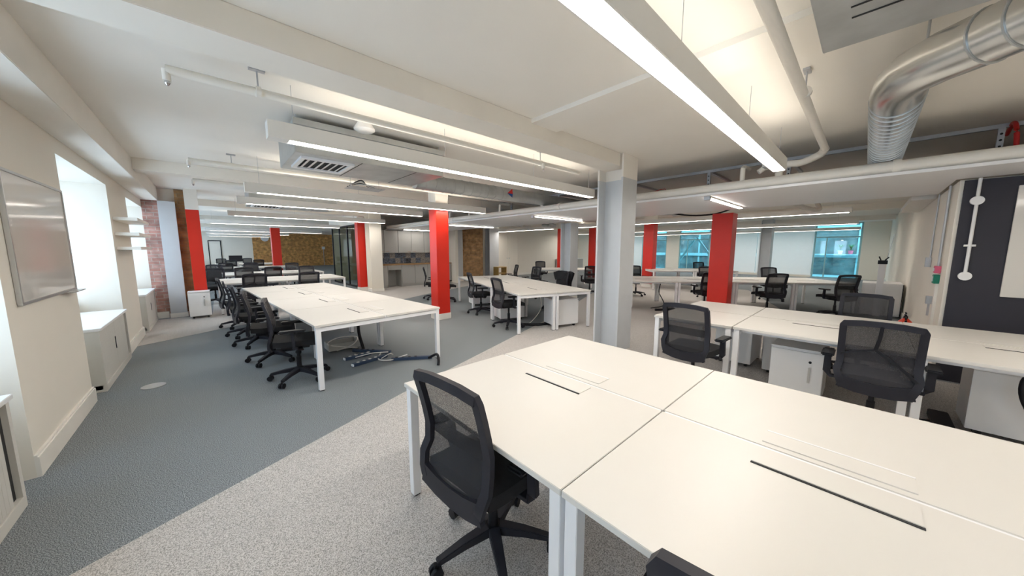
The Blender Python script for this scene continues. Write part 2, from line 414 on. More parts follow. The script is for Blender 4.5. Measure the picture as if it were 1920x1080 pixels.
hcolumn(11.0, 13.5, .62, .4, 'grey steel column right of the brick panel, beside the double door', head=False)
hcolumn(19.0, 3.25, .5, .42, 'silver grey column between the teal windows of the far wall', head=False)
hcolumn(4.45, 12.25, .42, .42, 'white steel column at the left end of the kitchen, next to a red post', head=False, m='wall')
def redcol(x, y, w, h, lb, top=2.55, full=CE):
    t = empty('red_column', (x, y, 0), label=lb, cat='column')
    box('column_shaft', 'red', (-w / 2, w / 2, -h / 2, h / 2, .13, top), t, bevel=.006)
    box('plinth', 'trim', (-w / 2 - .012, w / 2 + .012, -h / 2 - .012, h / 2 + .012, 0, .13), t, bevel=.003)
    if full > top + .01: box('column_head', 'ceil', (-w / 2, w / 2, -h / 2, h / 2, top, full), t)
    return t
redcol(3.72, 6.38, .30, .30, 'red column beside the near end of the long left bench', top=2.40)
redcol(-.20, 10.55, .22, .30, 'red column against the brick pier on the left', top=2.42)
redcol(8.55, 2.25, .36, .40, 'red column in front of the far right bench, right of the big grey column', top=2.32, full=2.32)
redcol(4.15, 12.75, .26, .30, 'red column in front of the glass partition by the kitchen')
redcol(2.45, 19.7, .36, .36, 'red column far down the left hall, in front of the yellow brick')
redcol(13.3, 10.6, .40, .40, 'red column far behind the angled bench, against the pale end wall')
redcol(14.1, 9.3, .36, .36, 'narrow red column half hidden behind the big grey column')
redcol(13.2, 6.05, .36, .40, 'red column behind the far right desks, in front of teal glass')

# ------------------------------------------------------------------ chairs
BW = .207
def back_x(z): # rear profile of the back: (z, x)
    pts = [(.40, -.235), (.46, -.262), (.52, -.262), (.62, -.225), (.70, -.222), (.82, -.245), (.96, -.285)]
    for (a, xa), (b, xb) in zip(pts, pts[1:]):
        if z <= b: t = (z - a) / (b - a); return xa + (xb - xa) * max(0, t)
    return pts[-1][1]
def back_w(z): return BW * (1.0 if z > .56 else (1.06 if z > .50 else .98 - (.50 - z) * 1.6))
def make_chair(kind=0):
    t = empty('office_chair')
    for k in range(5):
        a = 2 * PI * k / 5 + .35; c, s_ = math.cos(a), math.sin(a)
        MB().rbox([(c * .03, s_ * .03, .118), (c * .16, s_ * .16, .105), (c * .30, s_ * .30, .078)], [.058, .046, .034], [.05, .04, .028]).build('base_leg', 'blackgrey', t, bevel=.004)
        w = MB()
        px, py = -s_, c
        for sg in (-1, 1):
            cx, cy = c * .305 + px * .016 * sg, s_ * .305 + py * .016 * sg
            w.tube([(cx - px * .009, cy - py * .009, .031), (cx + px * .009, cy + py * .009, .031)], .030, 12)
        w.tube([(c * .305, s_ * .305, .03), (c * .305, s_ * .305, .075)], .010, 8)
        w.build('caster', 'black', t, smooth=True)
    MB().tube([(0, 0, .09), (0, 0, .14), (0, 0, .141), (0, 0, .27), (0, 0, .271), (0, 0, .40)], [.036, .036, .026, .026, .018, .018], 14).build('gas_lift', 'black', t, smooth=True)
    MB().box(-.16, .12, -.085, .085, .385, .432).box(.02, .05, -.20, -.085, .40, .412).box(.0, .06, -.235, -.20, .396, .416).build('tilt_mechanism', 'black', t, bevel=.006)
    # seat cushion: rounded slab
    sm = MB(); rows = []
    def seat_fn(u, v):
        x = -.225 + .46 * u; y = -.235 + .47 * v
        z = .475 + .012 * math.cos((v - .5) * PI) - .045 * max(0, u - .75) ** 2 * 16 * .35 + .012 * max(0, .2 - u) * 5
        return (x, y * (1 - .10 * (1 - u)), z), (0, 0, 1)
    sm.grid(seat_fn, 8, 8, .062).build('seat', 'fabric', t, smooth=True, bevel=0)
    # back frame: closed ring plus the lower apron
    zs = [.56, .62, .70, .78, .86, .92, .955]
    path = []
    fr = MB()
    L = [(back_x(z), back_w(z), z) for z in [.42, .46, .50, .56, .62, .70, .78, .86, .938]]
    R = [(x, -y, z) for x, y, z in L]
    top = [(back_x(.952), BW * .985, .952), (back_x(.962), BW * .5, .964), (back_x(.962), 0, .966), (back_x(.962), -BW * .5, .964), (back_x(.952), -BW * .985, .952)]
    def strip(ps, w, th):
        vs = []; fs = []; n = len(ps)
        for i, p in enumerate(ps):
            p = Vector(p); d = (Vector(ps[min(i + 1, n - 1)]) - Vector(ps[max(i - 1, 0)])).normalized()
            nn = Vector((1, 0, 0)); nn = (nn - d * nn.dot(d)).normalized(); sd = d.cross(nn).normalized()
            ww = w[i] if isinstance(w, list) else w
            vs += [p - sd * ww / 2 - nn * th / 2, p + sd * ww / 2 - nn * th / 2, p + sd * ww / 2 + nn * th / 2, p - sd * ww / 2 + nn * th / 2]
        for k in range(n - 1):
            for i in range(4): fs.append((k * 4 + i, k * 4 + (i + 1) % 4, k * 4 + 4 + (i + 1) % 4, k * 4 + 4 + i))
        fs += [(3, 2, 1, 0), tuple(range(n * 4 - 4, n * 4))]
        fr.add(vs, fs)
    strip(L + top + R[::-1], .044, .026)
    strip([(back_x(.47), .20, .47), (back_x(.445) - .004, .10, .445), (back_x(.44) - .006, 0, .438), (back_x(.445) - .004, -.10, .445), (back_x(.47), -.20, .47)], .095, .024)
    fr.build('back_frame', 'blackgrey', t, smooth=True)
    def net(u, v):
        z = .485 + (.945 - .485) * v; y = back_w(z) * .93 * (2 * u - 1)
        return (back_x(z) + .012 - .012 * math.cos((u - .5) * PI), y, z), (1, 0, 0)
    MB().grid(net, 6, 12, .004).build('back_mesh', 'nettingd' if kind == 1 else 'netting', t, smooth=True)
    def lum(u, v):
        z = .655 + .075 * v; y = back_w(z) * .92 * (2 * u - 1)
        return (back_x(z) + .018 - .012 * math.cos((u - .5) * PI), y, z), (1, 0, 0)
    MB().grid(lum, 6, 2, .006).build('lumbar_band', 'netting', t, smooth=True)
    if kind == 1:
        y_ = MB(); bx = -.035
        y_.rbox([(back_x(.95) + bx + .012, .0, .955), (back_x(.85) + bx, .005, .86), (back_x(.76) + bx, .02, .76)], .022, .012)
        y_.rbox([(back_x(.76) + bx, .02, .765), (back_x(.68) + bx, .13, .73), (back_x(.66) + bx + .02, .205, .69)], .014, .014)
        y_.rbox([(back_x(.76) + bx, .02, .765), (back_x(.66) + bx, -.10, .67), (back_x(.56) + bx + .02, -.205, .56)], .018, .018)
        y_.build('back_brace', 'black', t, smooth=True)
    for sg in (-1, 1):
        a = MB().rbox([(-.02, sg * .17, .425), (-.02, sg * .265, .428), (-.03, sg * .285, .47), (-.04, sg * .285, .625)], [.05, .05, .05, .045], [.024, .024, .03, .026])
        a.build('arm_support', 'blackgrey', t, bevel=.004)
        MB().box(-.16, .09, sg * .285 - .042, sg * .285 + .042, .625, .652).build('arm_pad', 'black', t, bevel=.010)
    return t
protos = [None, None]
nch = [0]
def chair(x, y, deg, label, kind=0):
    if protos[kind] is None: protos[kind] = make_chair(kind); o = protos[kind]
    else: o = copy_tree(protos[kind])
    o.scale = (1, 1, 1); o.location = (x, y, .003); o.rotation_euler = (0, 0, math.radians(deg))
    tag(o, label, 'chair', 'black mesh office chairs'); nch[0] += 1
    return o
# front bench
chair(.965, 1.19, 5, 'black mesh office chair in the foreground, pushed under the nearest white bench')
bpy.data.objects['office_chair'].scale = (1, 1, 1.015)
chair(.87, .02, 2, 'black mesh chair at the bottom edge, only its back top in view')
# right bench
chair(3.80, 1.20, -4, 'black mesh chair tucked at the left end of the right-hand bench')
chair(4.00, -.12, 0, 'large-looking chair with a Y-shaped brace across its mesh back, at right', 1)
chair(5.70, -.02, 178, 'grey mesh chair on the far side of the right-hand bench, by the wall')
# long left bench, left side
for i, (x, y, a) in enumerate([(.69, 4.50, -10), (.56, 5.50, -6), (.48, 6.62, 4), (.42, 7.45, 0), (.36, 8.4, 5)]):
    chair(x, y, a, '%s black chair from the camera along the left side of the long left bench' % ORD[i])
# central angled bench
for i, (x, y, a) in enumerate([(4.30, 4.76, -14), (4.72, 6.22, -22), (5.02, 8.30, -14), (5.02, 9.02, -30)]):
    chair(x, y, a, '%s black chair from the camera on the near side of the angled central bench' % ORD[i])
for i, (x, y, a) in enumerate([(6.35, 5.30, 165), (7.35, 7.15, 170), (7.75, 8.55, 150)]):
    chair(x, y, a, ['black chair with a dark jacket draped over its back, at the angled central bench', 'chair behind the angled central bench, right of the double door', 'chair at the far end of the angled bench, in front of the double door'][i])
# bench behind the grey column
for i, (x, y, a) in enumerate([(10.9, 9.9, 230), (11.7, 9.1, 235), (9.45, 6.35, 45)]):
    chair(x, y, a, ['left of two chairs behind the small far desk by the pale end wall', 'right of two chairs behind the small far desk, beside a red column', 'chair between the two grey columns, facing the small far desk'][i])
# far right benches
for x, y, a, lb in [(9.75, 1.55, 43, 'chair with one arm showing, right of the red column at the far right bench'), (10.35, .42, 43, 'rightmost chair on the near side of the far right bench'),
                    (9.0, 2.68, 45, 'chair mostly hidden behind the red column at the far right bench'), (12.35, 1.85, 222, 'chair on the window side of the far right bench, below the silver column'),
                    (10.35, 5.15, 225, 'chair behind the far right bench with a red column above it'), (11.45, 3.3, 222, 'chair peeking out right of the red column, window side of the bench'),
                    (15.3, 4.75, 225, 'chair at the desk row closest to the teal windows')]:
    chair(x, y, a, lb)
# far-left hall
for x, y, a, lb, k in [(1.75, 9.55, 95, 'chair just beyond the long left bench, right one with a pale mesh', 0), (2.35, 12.45, 268, 'chair behind the first cross bench of the left hall, right side', 0),
                       (.72, 9.75, 92, 'dark chair with a Y-brace at the first cross bench of the left hall', 1), (.75, 12.55, 272, 'chair behind the first cross bench of the left hall, left side', 0),
                       (.05, 12.45, 265, 'dark chair beside the left red column', 0), (1.45, 12.95, 90, 'pale mesh chair in front of the second cross bench', 0), (2.45, 15.6, 270, 'dark chair in front of the yellow brick wall', 0),
                       (.45, 17.6, 92, 'left chair at the third cross bench of the left hall', 0), (1.25, 17.5, 88, 'middle chair at the third cross bench of the left hall', 0), (1.15, 15.5, 275, 'chair behind the second cross bench of the left hall', 0),
                       (.1, 15.55, 270, 'leftmost chair behind the second cross bench of the left hall', 0), (.8, 22.1, 90, 'left chair at the fourth, farthest cross bench', 0), (1.9, 22.0, 90, 'right chair at the fourth, farthest cross bench', 0),
                       (.5, 25.3, 270, 'left chair behind the farthest cross bench, near the dark door frame', 0), (1.7, 25.4, 270, 'right chair behind the farthest cross bench, near the brick edge', 0)]:
    chair(x, y, a, lb, k)

# ------------------------------------------------------------------ desks
DZ = .735
def desk(name, origin, deg, y0, L, Wd, label, group, inset=(False, False), flaps=True, mid=False):
    t = empty('bench_desk', (origin[0], origin[1], 0), math.radians(deg), label=label, cat='desk', group=group)
    g = .006; h = Wd / 2
    for k in range(2):
        x0 = 0 if k == 0 else h + .008; x1 = h - .008 if k == 0 else Wd
        top = box('tabletop', 'desk', (x0, x1, y0 + .002, y0 + L - .002, DZ - .025, DZ), t, bevel=.002)
        if flaps and L > 1.0:
            c = y0 + L / 2; fx0, fx1 = (h - .15, h - .04) if k == 0 else (h + .04, h + .15)
            fl_ = MB().box(fx0, fx1, c - .21, c + .21, DZ, DZ + .004).build('cable_flap', 'desk', top, bevel=.0015)
            e = fx0 if k == 0 else fx1
            MB().box(*( (fx0 - .012, fx0 - .002) if k == 0 else (fx1 + .002, fx1 + .012)), c - .21, c + .21, DZ, DZ + .003).build('cable_slot', 'dark' if k == 0 else 'frame', top)
    box('centre_rail', 'frame', (h - .007, h + .007, y0 + .01, y0 + L - .01, DZ - .03, DZ - .003), t)
    for yy, ins in ((y0 + .01, inset[0]), (y0 + L - .06, inset[1])):
        d = .30 if ins else 0.01
        box('end_rail', 'frame', (.06, Wd - .06, yy, yy + .05, DZ - .075, DZ - .03), t)
        for xx in (d, Wd - d - .05) + ((h - .062, h + .012) if mid else ()):
            lg = box('leg', 'frame', (xx, xx + .05, yy, yy + .05, .012, DZ - .026), t, bevel=.002)
            box('foot', 'black', (xx + .005, xx + .045, yy + .005, yy + .045, .003, .012), lg)
    for xx in (.10, Wd - .14):
        box('side_rail', 'frame', (xx, xx + .04, y0 + .06, y0 + L - .06, DZ - .065, DZ - .026), t)
    return t
def bench(origin, deg, n, L, Wd, labels, group, insets=True, mid=False):
    for i in range(n):
        desk('bench_desk', origin, deg, i * L, L, Wd, labels[i], group, (insets and i > 0, insets and i < n - 1), mid=mid)
bench((.81, -.58), 0, 2, 1.215, 1.62, ['double white desk at the bottom right corner, closest to the camera', 'white double desk in front of the foreground chair, left part of the nearest bench'], 'desks of the nearest bench', insets=False)
bench((.76, 3.90), 3.6, 4, 1.22, 1.56, ['near end desk of the long left bench, power bars on the floor under it', 'second desk from the camera in the long left bench', 'third desk from the camera in the long left bench', 'far end desk of the long left bench'], 'desks of the long left bench')
bench((3.97, -1.54), 0, 2, 1.22, 1.66, ['white desk of the right bench running out of the picture at right', 'white desk of the right bench with two pedestals under it'], 'desks of the right bench', insets=False)
desk('bench_desk', (3.97, .905), 0, 0, .82, 1.66, 'short white desk at the left end of the right bench', 'desks of the right bench', flaps=False)
bench((3.98, 4.16), -18.5, 3, 1.38, 1.60, ['near end desk of the angled central bench, white pedestal under its right half', 'middle desk of the angled central bench', 'far desk of the angled central bench'], 'desks of the angled central bench', insets=False, mid=True)
bench((2.86, 10.2), 90, 2, 1.38, 1.65, ['right desk of the first cross bench in the left hall', 'left desk of the first cross bench in the left hall, beside the red column'], 'desks of the left hall')
bench((3.02, 13.3), 90, 2, 1.38, 1.65, ['right desk of the second cross bench in the left hall', 'left desk of the second cross bench in the left hall'], 'desks of the left hall')
bench((3.0, 17.95), 90, 2, 1.4, 1.6, ['right desk of the third cross bench in the left hall', 'left desk of the third cross bench in the left hall'], 'desks of the left hall')
bench((3.0, 22.6), 90, 2, 1.4, 1.6, ['right desk of the farthest cross bench in the left hall', 'left desk of the farthest cross bench in the left hall'], 'desks of the left hall')
bench((11.15, .10), 41, 4, 1.34, 1.6, ['rightmost desk of the far right bench', 'second desk from the right in the far right bench', 'desk of the far right bench behind the red column', 'leftmost desk of the far right bench, beside the big grey column'], 'desks of the far right bench', insets=False)
bench((14.2, 3.17), 41, 2, 1.5, 1.6, ['right desk of the row closest to the teal windows', 'left desk of the row closest to the teal windows'], 'desks by the teal windows', insets=False)
bench((10.9, 7.2), 45, 1, 2.1, 1.5, ['small far desk between two red columns'], 'desks by the end wall', insets=False)

# ------------------------------------------------------------------ pedestals and cabinets
def pedestal(x, y, deg, label, w=.41, d=.56, h=.56, drawers=False):
    t = empty('mobile_pedestal', (x, y, 0), math.radians(deg), label=label, cat='pedestal', group='white mobile pedestals')
    box('body', 'ped', (-d / 2 + .02, d / 2, -w / 2, w / 2, .055, h - .012), t, bevel=.003)
    box('top_panel', 'ped', (-d / 2, d / 2, -w / 2, w / 2, h - .01, h), t, bevel=.002)
    fr = box('door', 'ped', (-d / 2, -d / 2 + .018, -w / 2 + .003, w / 2 - .003, .065, h - .03), t, bevel=.002)
    MB().rbox([(-d / 2 - .022, -w / 2 + .10, h - .32), (-d / 2 - .022, -w / 2 + .10, h - .17)], .016, .01).box(-d / 2 - .02, -d / 2, -w / 2 + .094, -w / 2 + .106, h - .31, h - .29).box(-d / 2 - .02, -d / 2, -w / 2 + .094, -w / 2 + .106, h - .20, h - .18).build('handle', 'alu', fr)
    MB().tube([(-d / 2 - .008, -w / 2 + .10, h - .12), (-d / 2 + .002, -w / 2 + .10, h - .12)], .012, 10).build('lock', 'black', fr)
    for sx in (-1, 1):
        for sy in (-1, 1):
            MB().tube([(sx * (d / 2 - .07), sy * (w / 2 - .06) - .014, .030), (sx * (d / 2 - .07), sy * (w / 2 - .06) + .014, .030)], .026, 10).build('caster', 'rubber', t, smooth=True)
    return t
pedestal(4.52, .40, 0, 'white pedestal with a chrome lock and handle under the right bench')
pedestal(5.25, .58, 180, 'white pedestal behind another under the right bench, turned away')
pedestal(5.30, 1.12, 180, 'narrow white pedestal under the short desk of the right bench')
pedestal(4.75, -.95, 90, 'grey-looking pedestal in shade under the right bench, at the picture edge', h=.57)
pedestal(5.17, 4.14, 161.5, 'white pedestal under the near end of the central bench, beside the grey column')
pedestal(4.80, 5.30, 160, 'white pedestal under the central bench behind the first chair')
pedestal(8.0, 4.35, 220, 'white pedestal under the far right bench, right of the grey column', h=.58)
pedestal(5.48, 7.24, 161.5, 'white pedestal at the far end of the angled central bench')
pedestal(-.235, 10.16, 90, 'white locked cupboard standing in front of the left red column', w=.36, d=.36, h=.60)
def tambour(y0, y1, label, h=.70):
    xf = -.93; xb = -1.42
    t = empty('tambour_cabinet', (xf, (y0 + y1) / 2, 0), label=label, cat='cabinet', group='low tambour cabinets'); L = (y1 - y0) / 2; D = xb - xf
    box('carcass', 'cab', (D, -.03, -L, L, .03, h - .03), t)
    box('top_panel', 'ped', (D - .01, .015, -L - .01, L + .01, h - .03, h), t, bevel=.003)
    box('plinth', 'cab', (D, .0, -L, L, 0, .075), t, bevel=.002)
    box('side_panel', 'cab', (-.03, 0, -L, -L + .03, .075, h - .03), t); box('side_panel', 'cab', (-.03, 0, L - .04, L, .075, h - .03), t)
    box('gap', 'dark', (-.03, -.024, L - .15, L - .04, .075, h - .03), t)
    mid = 0.0
    for a, b, hy in ((-L + .03, mid - .002, mid - .04), (mid + .002, L - .13, mid + .012)):
        d = empty('shutter_door'); d.parent = t
        n = 14
        mb = MB()
        for i in range(n):
            p, q = a + (b - a) * i / n, a + (b - a) * (i + 1) / n
            mb.box(-.022, -.008, p + .0008, q - .0008, .078, h - .034)
        o = mb.build('shutter', 'cab', d); o['kind'] = 'stuff'
    box('handle', 'black', (-.008, -.003, -.045, -.020, .32, .47), t, bevel=.002)
    return t
tambour(1.75, 3.33, 'low grey tambour cabinet cut by the bottom left edge of the picture')
tambour(5.50, 7.05, 'low grey tambour cabinet in the middle window recess with a black handle')
tambour(9.0, 10.45, 'low grey tambour cabinet in the farther window recess beside the red brick')

# shelves and whiteboard on the piers
for i, z_ in enumerate([1.96, 1.74, 1.53]):
    t = box('wall_shelf', 'trim', (XL + .002, XL + .24, 7.42, 8.72, z_, z_ + .045), bevel=.003)
    tag(t, ['highest of three white floating shelves on the left pier', 'middle of three white floating shelves on the left pier', 'lowest of three white floating shelves on the left pier'][i], 'shelf', 'white floating shelves')
t = empty('whiteboard', (XL, 4.5, 1.6), label='glossy whiteboard with metal edge hung on the left pier', cat='whiteboard')
box('board_panel', 'board', (.004, .018, -.62, .60, -.42, .46), t)
for nm, b in (('edge', (.002, .026, -.64, .62, .46, .48)), ('edge', (.002, .026, -.64, .62, -.44, -.42)), ('edge', (.002, .026, -.64, -.62, -.42, .46)), ('edge', (.002, .026, .60, .62, -.42, .46))):
    box('board_edge', 'alu', b, t, bevel=.002)
box('pen_tray', 'alu', (.026, .075, .28, .62, -.445, -.437), t)

# ------------------------------------------------------------------ linear lights
def linear(p, axis, L, label, zb=2.42, group='suspended linear lights', wires=(.04, .36, .68, .98), h=.13, blank=.14):
    t = empty('linear_light', (p[0], p[1], zb), 0 if axis == 'x' else PI / 2, label=label, cat='light', group=group)
    w = .062
    MB().box(0, L, -w, -w + .008, 0, h).box(0, L, w - .008, w, 0, h).build('housing', 'housing', t)
    box('end_cap', 'housing', (-.004, 0, -w, w, 0, h), t); box('end_cap', 'housing', (L, L + .004, -w, w, 0, h), t)
    box('blank_plate', 'housing', (0, blank, -w + .008, w - .008, .002, .012), t)
    box('diffuser', 'lamp', (blank, L - .01, -w + .012, w - .012, .004, .012), t)
    box('gear_tray', 'housing', (0, L, -w + .008, w - .008, .06, .07), t)
    box('uplight', 'lampup', (.3, L - .3, -.03, .03, .072, .078), t)
    for f in wires:
        tube('suspension_wire', 'strut', [(L * f, 0, h - .03), (L * f, 0, CE - zb)], .0022, t, n=5)
    return t
for x0, y, x1, lb in [(.30, -1.85, 4.83, 'added linear light out of view at right, brightening the right side'), (.30, .77, 4.83, 'largest glowing linear light, crossing the top of the picture'), (.42, 3.32, 4.92, 'linear light in front of the metal air unit, second from the camera'),  # first entry is an extra light out of view, added for brightness at right
                      (.45, 6.10, 4.75, 'linear light ending above the red column, third from the camera'), (.48, 8.35, 4.35, 'fourth linear light from the camera over the left bench'),
                      (.45, 11.55, 4.6, 'fifth linear light from the camera, before the left hall'), (.0, 15.45, 4.2, 'sixth linear light, first inside the left hall'),
                      (.0, 21.6, 4.9, 'seventh linear light, middle of the left hall'), (.0, 26.1, 4.0, 'eighth linear light, deep in the left hall'), (.0, 31.4, 3.7, 'ninth and farthest linear light, next to the end wall')]:
    linear((x0, y), 'x', x1 - x0, lb, zb=2.42 if y != 6.10 else 2.35)
for x, y0, y1, lb in [(11.5, .36, 8.9, 'long linear light nearest the raft in the right room'), (11.4, 9.6, 13.7, 'linear light continuing towards the double door'), (16.9, .33, 13.5, 'second long linear light of the right room'), (22.0, .34, 13.5, 'third long linear light, closest to the window wall')]:
    linear((x, y0), 'y', y1 - y0, lb, blank=.05)

# ------------------------------------------------------------------ service raft over the middle
RZ = 2.32
raft = empty('service_raft', (0, 0, 0), label='white suspended raft with pipe edge crossing the room behind the grey column', cat='raft')
MB().prism([(5.42, -3.1), (6.27, -3.1), (6.27, -.60), (7.75, -.60), (7.75, 13.5), (5.42, 13.5)][::1], RZ, RZ + .03).build('raft_panel', 'frame', raft)
tube('edge_pipe', 'pipe', [(5.40, -3.1, RZ + .085), (5.40, 13.3, RZ + .085)], .062, raft, n=14)
MB().box(5.34, 5.42, -3.1, 13.4, RZ - .012, RZ + .02).build('edge_trim', 'frame', raft, bevel=.004)
for yy in (-.12, 4.4, 8.4): MB().tube([(5.40, yy - .03, RZ + .085), (5.40, yy + .03, RZ + .085)], .075, 14).build('pipe_collar', 'pipe', raft, smooth=True)
for yy in (-1.6, -.85, .9, 1.95, 3.35, 5.2, 6.9, 8.9, 10.8):
    s_ = MB().box(6.33, 6.375, yy - .022, yy + .022, RZ + .03, CE - .045).build('strut_hanger', 'strut', raft)
    for k in range(6):
        z_ = RZ + .12 + k * .065
        MB().tube([(6.327, yy, z_), (6.3299, yy, z_)], .011, 8).build('strut_hole', 'dark', s_)
box('strut_rail', 'strut', (6.33, 6.375, -3.0, 11.5, CE - .045, CE - .002), raft)
for yy in (.9, 1.95, 3.35, 5.2, 6.9): box('strut_arm', 'strut', (6.375, 7.6, yy - .02, yy + .02, CE - .044, CE - .004), raft)
for i, (y, x0, x1) in enumerate([(1.70, 5.56, 7.4), (5.42, 5.70, 7.6), (9.25, 5.75, 7.6), (12.7, 5.8, 7.0)]):
    t = empty('raft_light', (x0, y, RZ), label='%s linear light from the right under the white raft' % ['rightmost', 'second', 'third', 'fourth'][i], cat='light', group='lights under the raft')
    box('housing', 'strut', (-.06, 0, -.04, .04, -.055, 0), t); box('body', 'housing', (0, x1 - x0, -.035, .035, -.02, 0), t); box('diffuser', 'lamp', (.005, x1 - x0 - .01, -.03, .03, -.03, -.02), t)

# ------------------------------------------------------------------ air units, ducts, pipes
t = empty('fan_coil_unit', (0, 0, 0), label='galvanised metal air unit with square grille hung under the ceiling at left', cat='air unit')
box('casing', 'galv', (.71, 2.38, 3.93, 4.84, 2.50, 2.82), t, bevel=.004)
box('hanger_rail', 'galv', (.70, 2.40, 3.90, 3.94, 2.76, 2.82), t)
for xx in (1.35, 2.0): box('panel_joint', 'dark', (xx, xx + .006, 3.95, 4.83, 2.497, 2.5), t)
g = empty('grille'); g.parent = t
MB().box(.78, 1.30, 4.05, 4.09, 2.475, 2.50).box(.78, 1.30, 4.56, 4.60, 2.475, 2.50).box(.78, .82, 4.09, 4.56, 2.475, 2.50).box(1.26, 1.30, 4.09, 4.56, 2.475, 2.50).build('grille_frame', 'frame', g)
box('grille_back', 'dark', (.82, 1.26, 4.09, 4.56, 2.494, 2.499), g)
for k in range(6):
    xx = .85 + k * .07
    MB().add([(xx, 4.09, 2.478), (xx + .035, 4.09, 2.493), (xx + .035, 4.56, 2.493), (xx, 4.56, 2.478), (xx, 4.09, 2.481), (xx + .035, 4.09, 2.496), (xx + .035, 4.56, 2.496), (xx, 4.56, 2.481)], [(3, 2, 1, 0), (4, 5, 6, 7), (0, 1, 5, 4), (1, 2, 6, 5), (2, 3, 7, 6), (3, 0, 4, 7)]).build('grille_slat', 'frame', g)
for xx in (.74, 2.34): tube('hanger_rod', 'strut', [(xx, 3.97, 2.80), (xx, 3.97, CE)], .006, t, n=6)
t2 = copy_tree(t); t2.location = (0, 4.95, 0); tag(t2, 'second galvanised air unit, behind the fourth linear light', 'air unit')
t = empty('fan_coil_unit', (0, 0, 0), label='grey metal air unit casing in the top right corner of the picture', cat='air unit')
box('casing', 'galv', (.9, 2.60, -.36, .27, 2.62, 2.85), t, bevel=.003)
for xx in (2.20, 2.30): box('panel_joint', 'dark', (xx, xx + .008, -.34, .15, 2.616, 2.62), t)
def duct(path, r, label, n=24, seams=None, m='duct'):
    t = empty('spiral_duct', (0, 0, 0), label=label, cat='duct')
    MB().tube(path, r, n).build('duct_tube', m, t, smooth=True)
    for a, b, k in (seams or []):
        A, B = Vector(a), Vector(b); d = (B - A).normalized()
        for i in range(k):
            p = A + (B - A) * (i / max(1, k - 1))
            MB().tube([p - d * .004, p + d * .004], r + .006, n).build('seam', 'galv', t, smooth=True)
    return t
DZ2 = 2.62
elb = [(3.03, -.30, DZ2), (3.12, -.19, DZ2), (3.24, -.10, DZ2), (3.38, -.055, DZ2), (3.55, -.04, DZ2)]
d = duct([(1.9, -1.45, DZ2)] + elb + [(6.25, -.03, DZ2 - .02), (7.2, -.03, DZ2 - .02)], .135, 'large shiny spiral duct with an elbow at top right',
         seams=[((2.45, -.89, DZ2), (3.0, -.33, DZ2), 7), ((3.7, -.04, DZ2), (6.2, -.03, DZ2 - .02), 22)])
for (x, y) in [(3.10, -.12), (2.5, -.8)]: tube('hanger_rod', 'strut', [(x, y, DZ2 + .1), (x, y, CE)], .006, d, n=6); box('hanger_foot', 'strut', (x - .05, x + .05, y - .02, y + .02, CE - .02, CE), d)
d = duct([(2.45, 4.9, 2.60), (5.9, 4.9, 2.60), (7.0, 4.9, 2.60)], .12, 'long grey spiral duct with a red and blue arrow label, behind the second light', seams=[((2.6, 4.9, 2.6), (4.2, 4.9, 2.6), 10)], m='galv')
lb_ = MB().add([(4.28, 4.772, 2.60), (4.42, 4.772, 2.60), (4.42, 4.785, 2.70)], [(0, 1, 2)]).build('arrow_label', 'label_red', d)
MB().add([(4.28, 4.772, 2.60), (4.42, 4.772, 2.60), (4.42, 4.785, 2.53)], [(2, 1, 0)]).build('arrow_label', 'label_blue', d)
def sprinkler_pipe(path, r, label, hangers=(), heads=(), drop=None):
    t = empty('ceiling_pipe', (0, 0, 0), label=label, cat='pipe', group='cream sprinkler pipes')
    MB().tube(path, r, 12).build('pipe_run', 'pipe', t, smooth=True)
    for x, y, z_ in hangers:
        tube('hanger_rod', 'strut', [(x, y, z_), (x, y, CE)], .006, t, n=6); box('hanger_foot', 'strut', (x - .05, x + .05, y - .02, y + .02, CE - .015, CE), t)
        MB().tube([(x - .015, y, z_ - .02), (x + .015, y, z_ - .02)], r + .008, 12).build('pipe_clip', 'pipe', t, smooth=True)
    for x, y, z_ in heads:
        h = MB().tube([(x, y, z_), (x, y, z_ - .07)], .022, 10).build('elbow_drop', 'pipe', t, smooth=True)
        MB().tube([(x, y, z_ - .07), (x, y, z_ - .085), (x, y, z_ - .10)], [.012, .016, .006], 10).build('sprinkler_head', 'chrome', h, smooth=True)
    return t
sprinkler_pipe([(-.11, 3.22, 2.71), (4.3, 3.14, 2.71)], .030, 'cream sprinkler pipe ending in a drop head, above the second light', [(.37, 3.2, 2.73), (3.44, 3.16, 2.73)], [(-.11, 3.22, 2.71), (3.46, 3.12, 2.70)])
sprinkler_pipe([(-.10, 6.23, 2.72), (6.2, 6.23, 2.72)], .028, 'cream sprinkler pipe in front of the second cross beam', [(.34, 6.23, 2.74), (2.6, 6.23, 2.74), (5.0, 6.23, 2.74)], [(-.10, 6.23, 2.72)])
sprinkler_pipe([(-.10, 7.95, 2.72), (5.2, 7.95, 2.72)], .028, 'thin cream sprinkler pipe over the fourth light', [(.34, 7.95, 2.74), (2.6, 7.95, 2.74)], [(-.10, 7.95, 2.72)])
p3 = sprinkler_pipe([(1.0, .43, 2.70), (5.35, .45, 2.70)], .034, 'cream pipe from the top right edge towards the raft, with a bend', [(3.39, .43, 2.73)])
MB().tube(arc([(5.35, .45, 2.70), (5.45, .50, 2.66), (5.46, .66, 2.60), (5.45, .80, 2.60), (5.42, .86, 2.52), (5.40, .86, 2.44)], 6), .042, 12).build('pipe_bend', 'pipe', p3, smooth=True)
MB().tube(arc([(5.45, .80, 2.60), (5.45, 1.0, 2.60), (5.42, 1.08, 2.55)], 5), .034, 10).build('pipe_branch', 'pipe', p3, smooth=True)
